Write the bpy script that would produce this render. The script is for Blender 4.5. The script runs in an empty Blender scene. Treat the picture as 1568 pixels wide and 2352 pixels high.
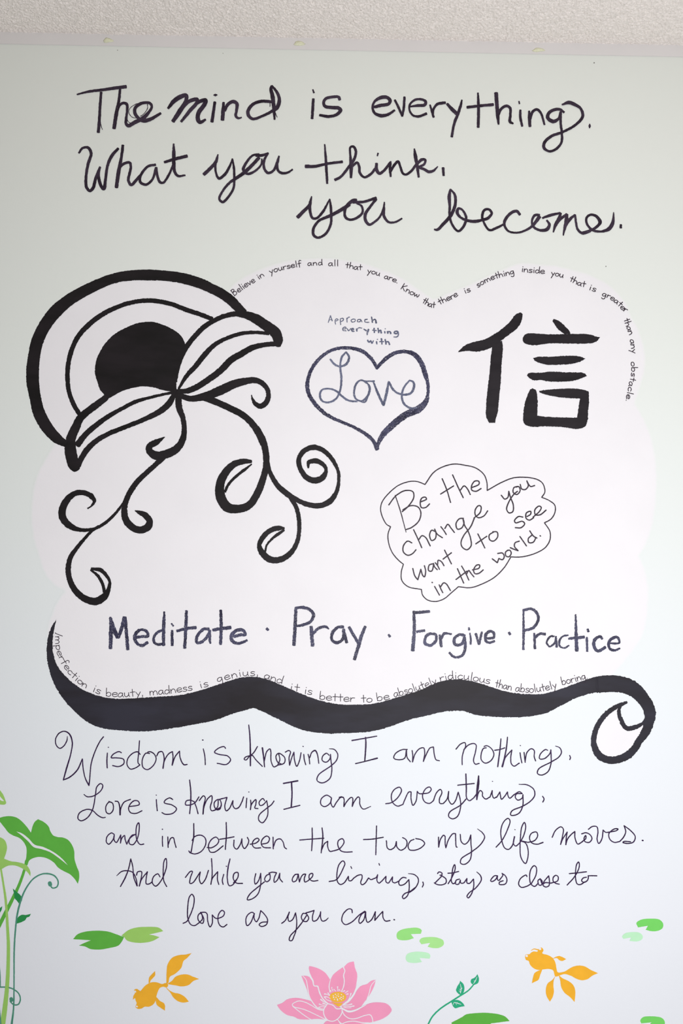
import bpy, bmesh, math, random
from mathutils import Vector, noise
from mathutils.geometry import tessellate_polygon

# ---------------------------------------------------------------- frame
W, H = 1568, 2352
S = 0.0008                      # metres of wall per photo pixel
DIST = 1.65                     # camera to wall
ROLL = math.atan(30/1568)       # the hand-held camera is rolled slightly
CEIL = 2.40
ZC = CEIL-(H/2-86)*math.cos(ROLL)*S

sc = bpy.context.scene
cam_data = bpy.data.cameras.new('camera')
cam_data.sensor_fit = 'VERTICAL'
cam_data.angle = 2*math.atan(H*S/2/DIST)
cam = bpy.data.objects.new('camera', cam_data)
cam.location = (0, -DIST, ZC)
cam.rotation_euler = (math.pi/2, -ROLL, 0)
sc.collection.objects.link(cam)
sc.camera = cam

# ---------------------------------------------------------------- world, lights, exposure
world = bpy.data.worlds.new('world'); sc.world = world; world.use_nodes = True
bg = world.node_tree.nodes['Background']
bg.inputs[0].default_value = (1.0, 0.97, 0.91, 1); bg.inputs[1].default_value = 0.165
def area(name, loc, target, size, power, color):
    d = bpy.data.lights.new(name, 'AREA'); d.shape = 'RECTANGLE'
    d.size, d.size_y = size; d.energy = power; d.color = color
    o = bpy.data.objects.new(name, d); o.location = loc
    o.rotation_euler = (Vector(target)-Vector(loc)).to_track_quat('-Z', 'Y').to_euler()
    sc.collection.objects.link(o); return o
area('window_daylight', (0.37, -1.80, 1.19), (0.37, 0, 1.19), (0.45, 0.45), 34.6, (0.99, 0.99, 1.04))
sc.view_settings.view_transform = 'Standard'
sc.view_settings.look = 'None'
sc.view_settings.gamma = 1
sc.view_settings.use_curve_mapping = False
sc.view_settings.exposure = 0.0

# ---------------------------------------------------------------- helpers
def lin(c):
    return tuple((v/255/12.92 if v/255 <= .04045 else ((v/255+.055)/1.055)**2.4) for v in c)
def wall_point(px, py):
    """photo pixel -> (x, z) on the wall plane, undoing the camera roll"""
    dx, dy = (px-W/2)*S, (py-H/2)*S
    c, s = math.cos(ROLL), math.sin(ROLL)
    return dx*c+dy*s, ZC-(-dx*s+dy*c)
def link(name, mesh, parent=None):
    o = bpy.data.objects.new(name, mesh); sc.collection.objects.link(o)
    if parent: o.parent = parent
    return o
def nodes(name, rough=.6):
    m = bpy.data.materials.new(name); m.use_nodes = True
    nt = m.node_tree; b = nt.nodes['Principled BSDF']
    b.inputs['Roughness'].default_value = rough
    b.inputs['Specular IOR Level'].default_value = .12
    return m, nt, b
def N(nt, typ, **kw):
    n = nt.nodes.new(typ)
    for k, v in kw.items():
        if k.startswith('i_'): n.inputs[int(k[2:]) if k[2:].isdigit() else k[2:]].default_value = v
        else: setattr(n, k, v)
    return n
def ramp(nt, fac, stops):
    r = nt.nodes.new('ShaderNodeValToRGB'); e = r.color_ramp.elements
    while len(e) < len(stops): e.new(.5)
    for k, (p, c) in enumerate(stops): e[k].position = p; e[k].color = (*c, 1) if len(c) == 3 else c
    nt.links.new(fac, r.inputs[0]); return r.outputs[0]
def tex_noise(nt, scale, detail=2, vec=None):
    n = N(nt, 'ShaderNodeTexNoise'); n.inputs['Scale'].default_value = scale; n.inputs['Detail'].default_value = detail
    if vec is None:
        g = N(nt, 'ShaderNodeNewGeometry'); vec = g.outputs['Position']
    nt.links.new(vec, n.inputs['Vector']); return n.outputs['Fac']
def bump(nt, b, h, strength, dist):
    k = N(nt, 'ShaderNodeBump'); k.inputs['Strength'].default_value = strength; k.inputs['Distance'].default_value = dist
    nt.links.new(h, k.inputs['Height']); nt.links.new(k.outputs[0], b.inputs['Normal'])
def mix(nt, fac, a, c):
    m = N(nt, 'ShaderNodeMix', data_type='RGBA'); nt.links.new(fac, m.inputs[0])
    for v, i in ((a, 6), (c, 7)):
        if isinstance(v, tuple): m.inputs[i].default_value = (*v, 1)
        else: nt.links.new(v, m.inputs[i])
    return m.outputs[2]

MINT = (.735, .758, .700); WHITE = (.788, .771, .774)
def mat_flat(name, c, var=.06, rough=.55, scale=60):
    m, nt, b = nodes(name, rough)
    f = tex_noise(nt, scale, 3)
    nt.links.new(ramp(nt, f, [(.3, tuple(v*(1-var) for v in c)), (.7, tuple(min(1, v*(1+var)) for v in c))]), b.inputs['Base Color'])
    return m
def printed_ground(nt):
    """the printed mural ground: mint above, fading to the pale watery blue-white of the pond below"""
    g = N(nt, 'ShaderNodeNewGeometry'); sp = N(nt, 'ShaderNodeSeparateXYZ'); nt.links.new(g.outputs['Position'], sp.inputs[0])
    mr = N(nt, 'ShaderNodeMapRange'); nt.links.new(sp.outputs[2], mr.inputs[0])
    mr.inputs[1].default_value = .80; mr.inputs[2].default_value = 2.2
    return ramp(nt, mr.outputs[0], [(0, (.748, .768, .792)), (.22, (.738, .768, .778)), (.5, (.736, .770, .738)), (.75, (.735, .765, .712)), (1, MINT)])
def mat_wall():
    m, nt, b = nodes('mural wall', .6)
    nt.links.new(printed_ground(nt), b.inputs['Base Color'])
    bump(nt, b, tex_noise(nt, 220, 3), .10, .001); return m
def mat_patch(edge=False):
    m, nt, b = nodes('white wall paint'+(' thinning' if edge else ''), .6)
    f = tex_noise(nt, 9.0, 5)
    c = ramp(nt, f, [(.35, tuple(v*.985 for v in WHITE)), (.65, tuple(v*1.01 for v in WHITE))])
    if edge:
        uv = N(nt, 'ShaderNodeUVMap'); sp = N(nt, 'ShaderNodeSeparateXYZ'); nt.links.new(uv.outputs[0], sp.inputs[0])
        r = ramp(nt, sp.outputs[1], [(.0, (0, 0, 0)), (1., (1, 1, 1))])
        c = mix(nt, r, c, printed_ground(nt))
    nt.links.new(c, b.inputs['Base Color'])
    bump(nt, b, tex_noise(nt, 220, 3), .12, .001); return m
def mat_ink(name, dark, light, speck, streak=.5, rough=.45):
    """ink laid in streaks along each stroke (UV: u along, v across), paler in the middle of a
    fast stroke and flecked where the pen skipped"""
    m, nt, b = nodes(name, rough)
    uv = N(nt, 'ShaderNodeUVMap')
    mp = N(nt, 'ShaderNodeMapping'); mp.inputs['Scale'].default_value = (.05, 3.2, 1); nt.links.new(uv.outputs[0], mp.inputs[0])
    st = tex_noise(nt, 1.6, 3, mp.outputs[0])
    big = tex_noise(nt, 22, 2)
    mx = N(nt, 'ShaderNodeMath', operation='MULTIPLY_ADD'); nt.links.new(st, mx.inputs[0]); mx.inputs[1].default_value = streak
    md = N(nt, 'ShaderNodeMath', operation='MULTIPLY'); nt.links.new(big, md.inputs[0]); md.inputs[1].default_value = 1-streak
    nt.links.new(md.outputs[0], mx.inputs[2])
    c = ramp(nt, mx.outputs[0], [(.38, dark), (.66, light)])
    if speck:
        sp = ramp(nt, tex_noise(nt, 900, 2), [(speck, (0, 0, 0)), (min(1, speck+.05), (1, 1, 1))])
        c = mix(nt, sp, c, WHITE)
    nt.links.new(c, b.inputs['Base Color']); return m
def mat_brush(name, a, c, scale):
    m, nt, b = nodes(name, .5)
    g = N(nt, 'ShaderNodeNewGeometry'); mp = N(nt, 'ShaderNodeMapping'); mp.inputs['Scale'].default_value = (1, 1, 3.5)
    mp.inputs['Rotation'].default_value = (0, .12, 0)
    nt.links.new(g.outputs['Position'], mp.inputs[0])
    f = tex_noise(nt, scale, 5, mp.outputs[0])
    nt.links.new(ramp(nt, f, [(.38, a), (.62, c)]), b.inputs['Base Color'])
    return m
M = {
 'patch': mat_patch(), 'patch_edge': mat_patch(True),
 'marker': mat_ink('purple black marker', lin((34, 25, 35)), lin((70, 58, 74)), .74),
 'navy': mat_ink('blue black marker', lin((36, 34, 52)), lin((80, 80, 106)), .66),
 'slate': mat_ink('slate grey marker', lin((74, 78, 98)), lin((112, 117, 140)), .66),
 'pen': mat_ink('black pen ink', lin((34, 24, 32)), lin((62, 50, 62)), 0),
 'purple': mat_ink('purple black pen ink', lin((34, 16, 46)), lin((62, 40, 80)), 0),
 'paint': mat_brush('glossy black paint', lin((26, 24, 24)), lin((36, 32, 34)), 8),
 'paint2': mat_brush('soft black paint', lin((38, 35, 38)), lin((50, 49, 58)), 5),
 'paint3': mat_brush('dense black paint', lin((31, 27, 30)), lin((39, 35, 38)), 12),
 'green': mat_flat('leaf green print', lin((92, 172, 66)), .03), 'lime': mat_flat('lime green print', lin((152, 198, 100)), .03),
 'teal': mat_flat('vine teal print', lin((78, 142, 118)), .05), 'forest': mat_flat('forest green print', lin((42, 138, 72)), .05),
 'orange': mat_flat('goldfish orange print', lin((234, 172, 48)), .04), 'pink': mat_flat('lotus pink print', lin((236, 152, 184)), .05, scale=12),
 'gold': mat_flat('seed pod yellow print', lin((236, 180, 66)), .04), 'sprig': mat_flat('sprig green print', lin((46, 164, 120)), .04),
 'white': mat_flat('pale printed line', (.76, .76, .78), .01),
 'padgreen': mat_flat('fresh green print', lin((146, 214, 122)), .03), 'padlime': mat_flat('yellow green print', lin((164, 220, 138)), .03),
 'padpale': mat_flat('pale green print', lin((184, 230, 188)), .02), 'padbright': mat_flat('bright green print', lin((116, 206, 98)), .03),
}
STUCCO = mat_flat('rough ceiling plaster', (.83, .775, .725), .06, .9, 160)

# ---------------------------------------------------------------- the setting
def box(name, x0, x1, y0, y1, z0, z1, m, bev=0):
    bm = bmesh.new(); bmesh.ops.create_cube(bm, size=1)
    for v in bm.verts:
        v.co = ((x0+x1)/2+v.co.x*(x1-x0), (y0+y1)/2+v.co.y*(y1-y0), (z0+z1)/2+v.co.z*(z1-z0))
    if bev: bmesh.ops.bevel(bm, geom=bm.edges[:], offset=bev, segments=2, affect='EDGES')
    me = bpy.data.meshes.new(name); bm.to_mesh(me); bm.free(); me.materials.append(m)
    o = link(name, me); o['kind'] = 'structure'; return o
box('wall_back', -2.6, 2.6, 0, .12, 0, CEIL+.1, mat_wall())
# unpainted strip of smooth plaster between the mint paint and the ceiling
box('trim_1', -2.6, 2.6, -.0016, .0, CEIL-.0245, CEIL+.02, mat_flat('bare plaster strip', (.71, .685, .665), .015, .6, 8), .0006)
def ceiling():
    nx, ny = 1750, 190
    x0, x1, depth = -1.0, 1.0, .33
    verts, faces = [], []
    for j in range(ny+1):
        y = -depth*j/ny
        for i in range(nx+1):
            x = x0+(x1-x0)*i/nx
            p = Vector((x*230, y*170, 0))
            h = noise.noise(p)*.5+noise.noise(p*2.1)*.42+noise.noise(Vector((x*60, y*40, 5)))*.25
            h = max(-.45, min(.6, h))
            e = min(1, (x-x0)/.03, (x1-x)/.03, (y+depth)/.03)
            verts.append((x, y, CEIL-(.0014+.0034*(h+.45))*max(0, e)))
    for j in range(ny):
        for i in range(nx):
            a = j*(nx+1)+i; faces.append((a, a+nx+1, a+nx+2, a+1))
    # the rest of the ceiling, smooth
    b = len(verts)
    for x, y in ((-2.6, 0), (x0, 0), (x1, 0), (2.6, 0), (-2.6, -depth), (x0, -depth), (x1, -depth), (2.6, -depth), (-2.6, -3.2), (2.6, -3.2)):
        verts.append((x, y, CEIL))
    faces += [(b, b+4, b+5, b+1), (b+2, b+6, b+7, b+3), (b+4, b+8, b+9, b+7, b+6, b+5)]
    me = bpy.data.meshes.new('ceiling'); me.from_pydata(verts, [], faces); me.materials.append(STUCCO)
    me.update()
    o = link('ceiling', me); o['kind'] = 'structure'
ceiling()

# ---- tracing geometry (plain python): strokes become ribbons, outlines become filled shapes
GLYPH = {
 'a':(1.0,[[(.75,.9),(.4,1),(.1,.65),(.08,.2),(.35,0),(.7,.4),(.78,.95,1),(.78,.3),(.95,0)]]),
 'b':(1.0,[[(.1,2),(.1,1),(.12,.05)],[(.12,.6),(.45,1),(.85,.7),(.75,.15),(.4,0),(.12,.2)]]),
 'c':(.95,[[(.85,.85),(.5,1),(.12,.6),(.2,.12),(.55,0),(.9,.2)]]),
 'd':(1.0,[[(.75,.8),(.4,1),(.08,.6),(.15,.1),(.45,0),(.78,.4)],[(.85,2),(.82,1),(.88,0)]]),
 'e':(1.0,[[(.12,.5),(.6,.55),(.88,.65),(.8,.95),(.45,1.02),(.12,.7),(.12,.25),(.4,0),(.95,.2)]]),
 'f':(.85,[[(.85,1.8),(.6,2),(.4,1.7),(.38,1),(.35,-.2)],[(.05,.95),(.75,1.05)]]),
 'g':(1.0,[[(.75,.9),(.4,1),(.1,.65),(.1,.25),(.4,.1),(.75,.5),(.8,.95,1),(.8,0),(.65,-.7),(.3,-.8),(.1,-.55)]]),
 'h':(1.0,[[(.12,2),(.12,1),(.1,0)],[(.12,.55),(.45,1),(.75,.8),(.85,0)]]),
 'i':(.5,[[(.25,1),(.25,.5),(.28,0)],[(.25,1.5),(.27,1.58)]]),
 'l':(.5,[[(.25,2),(.25,1),(.28,0)]]),
 'm':(1.45,[[(.1,1),(.12,0)],[(.12,.55),(.35,1),(.6,.8),(.65,0)],[(.65,.55),(.95,1),(1.2,.8),(1.3,0)]]),
 'n':(1.0,[[(.1,1),(.12,0)],[(.12,.5),(.45,1),(.75,.8),(.85,0)]]),
 'o':(1.0,[[(.5,1),(.15,.8),(.1,.25),(.45,0),(.85,.3),(.85,.8),(.5,1),(.4,.97)]]),
 'p':(1.0,[[(.12,1),(.12,0),(.1,-.8)],[(.12,.7),(.45,1.02),(.85,.7),(.7,.15),(.4,0),(.12,.25)]]),
 'r':(.8,[[(.12,1),(.15,0)],[(.14,.5),(.35,.92),(.75,.95)]]),
 's':(.85,[[(.75,.9),(.45,1.02),(.15,.8),(.3,.55),(.65,.45),(.75,.2),(.45,0),(.08,.1)]]),
 't':(.85,[[(.4,1.75),(.42,.8),(.45,0)],[(.05,1.0),(.8,1.08)]]),
 'u':(1.0,[[(.12,1),(.12,.3),(.4,0),(.75,.4),(.8,1,1),(.8,.4),(.92,0)]]),
 'v':(.9,[[(.05,1),(.4,0,1),(.8,1)]]),
 'w':(1.25,[[(.05,1),(.3,0,1),(.6,.8,1),(.85,.05),(1.1,.6),(1.1,1)]]),
 'y':(.95,[[(.1,1),(.45,.3)],[(.85,1),(.5,.1),(.2,-.8)]]),
 'B':(1.25,[[(.15,1.9),(.15,0)],[(.05,1.8),(.6,1.9),(.85,1.5),(.2,1,1),(.8,1),(1,.5),(.7,.05),(.1,0)]]),
 'K':(1.2,[[(.15,2),(.12,0)],[(.95,1.8),(.15,.85,1),(1,0)]]),
 'I':(.7,[[(.75,1.9),(.3,.05)],[(.3,.2),(.2,-.1)]]),
 '.':(.4,[[(.2,.02),(.22,.08)]]),
 ',':(.45,[[(.22,.2),(.2,-.25)]]),
}
def spline(P, step):
    """Catmull-Rom through 3-tuples (x, y, w)."""
    if len(P) == 2 or len(P) == 1:
        a = P[0]; b = P[-1]
        n = max(1, int(math.hypot(b[0]-a[0], b[1]-a[1])/step))
        return [tuple(a[k]+(b[k]-a[k])*i/n for k in range(3)) for i in range(n+1)]
    out = []
    for i in range(len(P)-1):
        p1, p2 = P[i], P[i+1]
        p0 = P[i-1] if i else tuple(2*p1[k]-p2[k] for k in range(3))
        p3 = P[i+2] if i+2 < len(P) else tuple(2*p2[k]-p1[k] for k in range(3))
        d1 = max(math.hypot(p1[0]-p0[0], p1[1]-p0[1]), 1e-3)**.5
        d2 = max(math.hypot(p2[0]-p1[0], p2[1]-p1[1]), 1e-3)**.5
        d3 = max(math.hypot(p3[0]-p2[0], p3[1]-p2[1]), 1e-3)**.5
        n = max(2, int(d2*d2/step))
        m1 = [(p1[k]-p0[k])/d1-(p2[k]-p0[k])/(d1+d2)+(p2[k]-p1[k])/d2 for k in range(3)]
        m2 = [(p2[k]-p1[k])/d2-(p3[k]-p1[k])/(d2+d3)+(p3[k]-p2[k])/d3 for k in range(3)]
        for j in range(n):
            t = j/n; t2 = t*t; t3 = t2*t
            q = [(2*t3-3*t2+1)*p1[k]+(t3-2*t2+t)*m1[k]*d2+(-2*t3+3*t2)*p2[k]+(t3-t2)*m2[k]*d2 for k in range(3)]
            out.append((q[0], q[1], p1[2]+(p2[2]-p1[2])*t))
    out.append(P[-1])
    return out
def split_corners(P, closed=False):
    """P: [(x,y,w,corner)] -> lists of smooth runs"""
    if closed:
        k = next((i for i, p in enumerate(P) if p[3]), None)
        if k is None: return [P], True
        P = P[k:]+P[:k+1]
    runs, cur = [], [P[0]]
    for p in P[1:]:
        cur.append(p)
        if p[3]: runs.append(cur); cur = [p]
    if len(cur) > 1: runs.append(cur)
    return runs, False
def ribbon(P, rough, rng):
    """-> verts [(x,y,u,v)], faces; P in photo pixels"""
    V, F = [], []
    runs, _ = split_corners(P)
    ulen = rng.random()*50
    for R in runs:
        S = spline([p[:3] for p in R], 1.6)
        Q = [S[0]]
        for s in S[1:]:
            if math.hypot(s[0]-Q[-1][0], s[1]-Q[-1][1]) > .25: Q.append(s)
        if len(Q) < 2: Q.append((Q[0][0]+.3, Q[0][1]+.1, Q[0][2]))
        base = len(V); n = len(Q)
        jl = jr = 0
        for i, (x, y, w) in enumerate(Q):
            a = Q[max(0, i-1)]; b = Q[min(n-1, i+1)]
            tx, ty = b[0]-a[0], b[1]-a[1]; L = math.hypot(tx, ty) or 1
            nx, ny = -ty/L, tx/L
            if i: ulen += math.hypot(x-Q[i-1][0], y-Q[i-1][1])
            jl = .3*jl+rng.gauss(0, rough); jr = .3*jr+rng.gauss(0, rough)
            h = w/2
            V.append((x+nx*(h+jl), y+ny*(h+jl), ulen, 0)); V.append((x-nx*(h+jr), y-ny*(h+jr), ulen, 1))
            if i:
                k = base+2*i; F.append((k-2, k-1, k+1, k))
        for e, sg in ((0, -1), (n-1, 1)):       # rounded ends
            x, y, w = Q[e]; h = w/2
            if h < .3: continue
            L0, R0 = base+2*e, base+2*e+1
            a = Q[max(0, e-1)]; b = Q[min(n-1, e+1)]
            an = math.atan2(b[1]-a[1], b[0]-a[0])
            fl = .4 if rough > .08 else .9
            pts = []
            for k in range(1, 5):
                th = math.pi/2-k*math.pi/5
                dx, dy = math.cos(th)*h*fl*sg, math.sin(th)*h
                V.append((x+dx*math.cos(an)-dy*math.sin(an), y+dx*math.sin(an)+dy*math.cos(an), ulen, k/5)); pts.append(len(V)-1)
            F.append(tuple([L0]+pts+[R0]))
    return V, F
def outline(P, rough, rng):
    runs, smooth = split_corners(P, True)
    O = []
    if smooth:
        Q = [p[:3] for p in P]; m = len(Q)
        S = spline([Q[-2], Q[-1]]+Q+[Q[0], Q[1]], 2.0)
        # drop the lead-in and lead-out spans
        a = min(range(len(S)), key=lambda i: (S[i][0]-Q[0][0])**2+(S[i][1]-Q[0][1])**2 if i < len(S)//2 else 1e9)
        b = min(range(len(S)), key=lambda i: (S[i][0]-Q[0][0])**2+(S[i][1]-Q[0][1])**2 if i >= len(S)//2 else 1e9)
        O = S[a:b]
    else:
        for R in runs: O += spline([p[:3] for p in R], 2.0)[:-1]
    return [(x+rng.gauss(0, rough), y+rng.gauss(0, rough), 0, .5) for x, y, w in O]
def parse_pts(txt, x0, y0, s, w0, closed=False):
    out = []
    for t in txt.split():
        c = t.endswith('!')
        v = [float(k) for k in t.rstrip('!').split(',')]
        out.append((x0+v[0]/s, y0+v[1]/s, (v[2] if len(v) > 2 else w0)/s, c))
    return out
def along(text, pts, h):
    """letters of a word spread along a baseline; yields stroke point lists per letter"""
    W = sum(GLYPH[c][0] for c in text)-.1
    seg = [math.hypot(b[0]-a[0], b[1]-a[1]) for a, b in zip(pts, pts[1:])]
    T = sum(seg); k = T/W; pos = 0
    def at(d):
        i = 0
        while i < len(seg)-1 and d > seg[i]: d -= seg[i]; i += 1
        a, b = pts[i], pts[i+1]; f = d/seg[i]
        return a[0]+(b[0]-a[0])*f, a[1]+(b[1]-a[1])*f
    for c in text:
        adv, st = GLYPH[c]
        a = at(max(0, pos-.25*k)); b = at(pos+(adv+.25)*k); m = at(pos+adv*k/2)
        an = math.atan2(b[1]-a[1], b[0]-a[0])
        sx = min(k, h*1.6)
        L = []
        for q in st:
            L.append([(m[0]+(p[0]-adv/2)*sx*math.cos(an)+p[1]*h*math.sin(an),
                       m[1]+(p[0]-adv/2)*sx*math.sin(an)-p[1]*h*math.cos(an), len(p) > 2) for p in q])
        yield c, L
        pos += adv*k
def parse(data):
    """-> list of things: dict(name,label,cat,group,mat,parts=[(name,label,mat,[sub(name,verts-lists)])])"""
    things = []; T = part = None; cr = (0, 0, 1, 1)
    rng = random.Random(7)
    ROUGH = {'paint': .26, 'paint2': .42, 'paint3': .34, 'marker': .16, 'navy': .34, 'slate': .22, 'patch': .35}
    for ln in data.strip().split('\n'):
        ln = ln.strip()
        if not ln: continue
        k, r = ln[0], ln[2:]
        if k == 'T':
            n, lab, cat, grp, mat = r.split('|')
            T = dict(name=n, label=lab, cat=cat, group=grp, mat=mat, parts=[]); things.append(T); part = None
        elif k == 'C':
            cr = tuple(float(v) for v in r.split())
        elif k in 'GP':
            w = r.split()
            if k == 'G': part = dict(name='word', label=None, mat=T['mat'], shapes=[], letters=[])
            else: part = dict(name=w[0], label=None, mat=w[1] if len(w) > 1 else T['mat'], shapes=[], letters=[])
            T['parts'].append(part)
        else:
            if k == 'B':
                txt, pts, h = r.split('|')
                part = dict(name='word', label=None, mat=T['mat'], shapes=[], letters=[]); T['parts'].append(part)
                P = [p[:2] for p in parse_pts(pts, cr[0], cr[1], cr[2], 1)]
                for c, L in along(txt, P, float(h)/cr[2]):
                    part['letters'].append((c, [ribbon([(x, y, cr[3]/cr[2], cn) for x, y, cn in q], .05, rng) for q in L]))
                continue
            if part is None:
                part = dict(name=None, label=None, mat=T['mat'], shapes=[], letters=[]); T['parts'].append(part)
            rough = ROUGH.get(part['mat'], .08)
            if k == 'F':
                part['shapes'].append((outline(parse_pts(r, *cr), rough, rng), None))
            else:
                sh = [ribbon(parse_pts(q, *cr), rough, rng) for q in r.split(';')]
                if k == 'S': part['shapes'] += sh
                else: part['letters'].append(('', sh))
    return things

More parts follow.
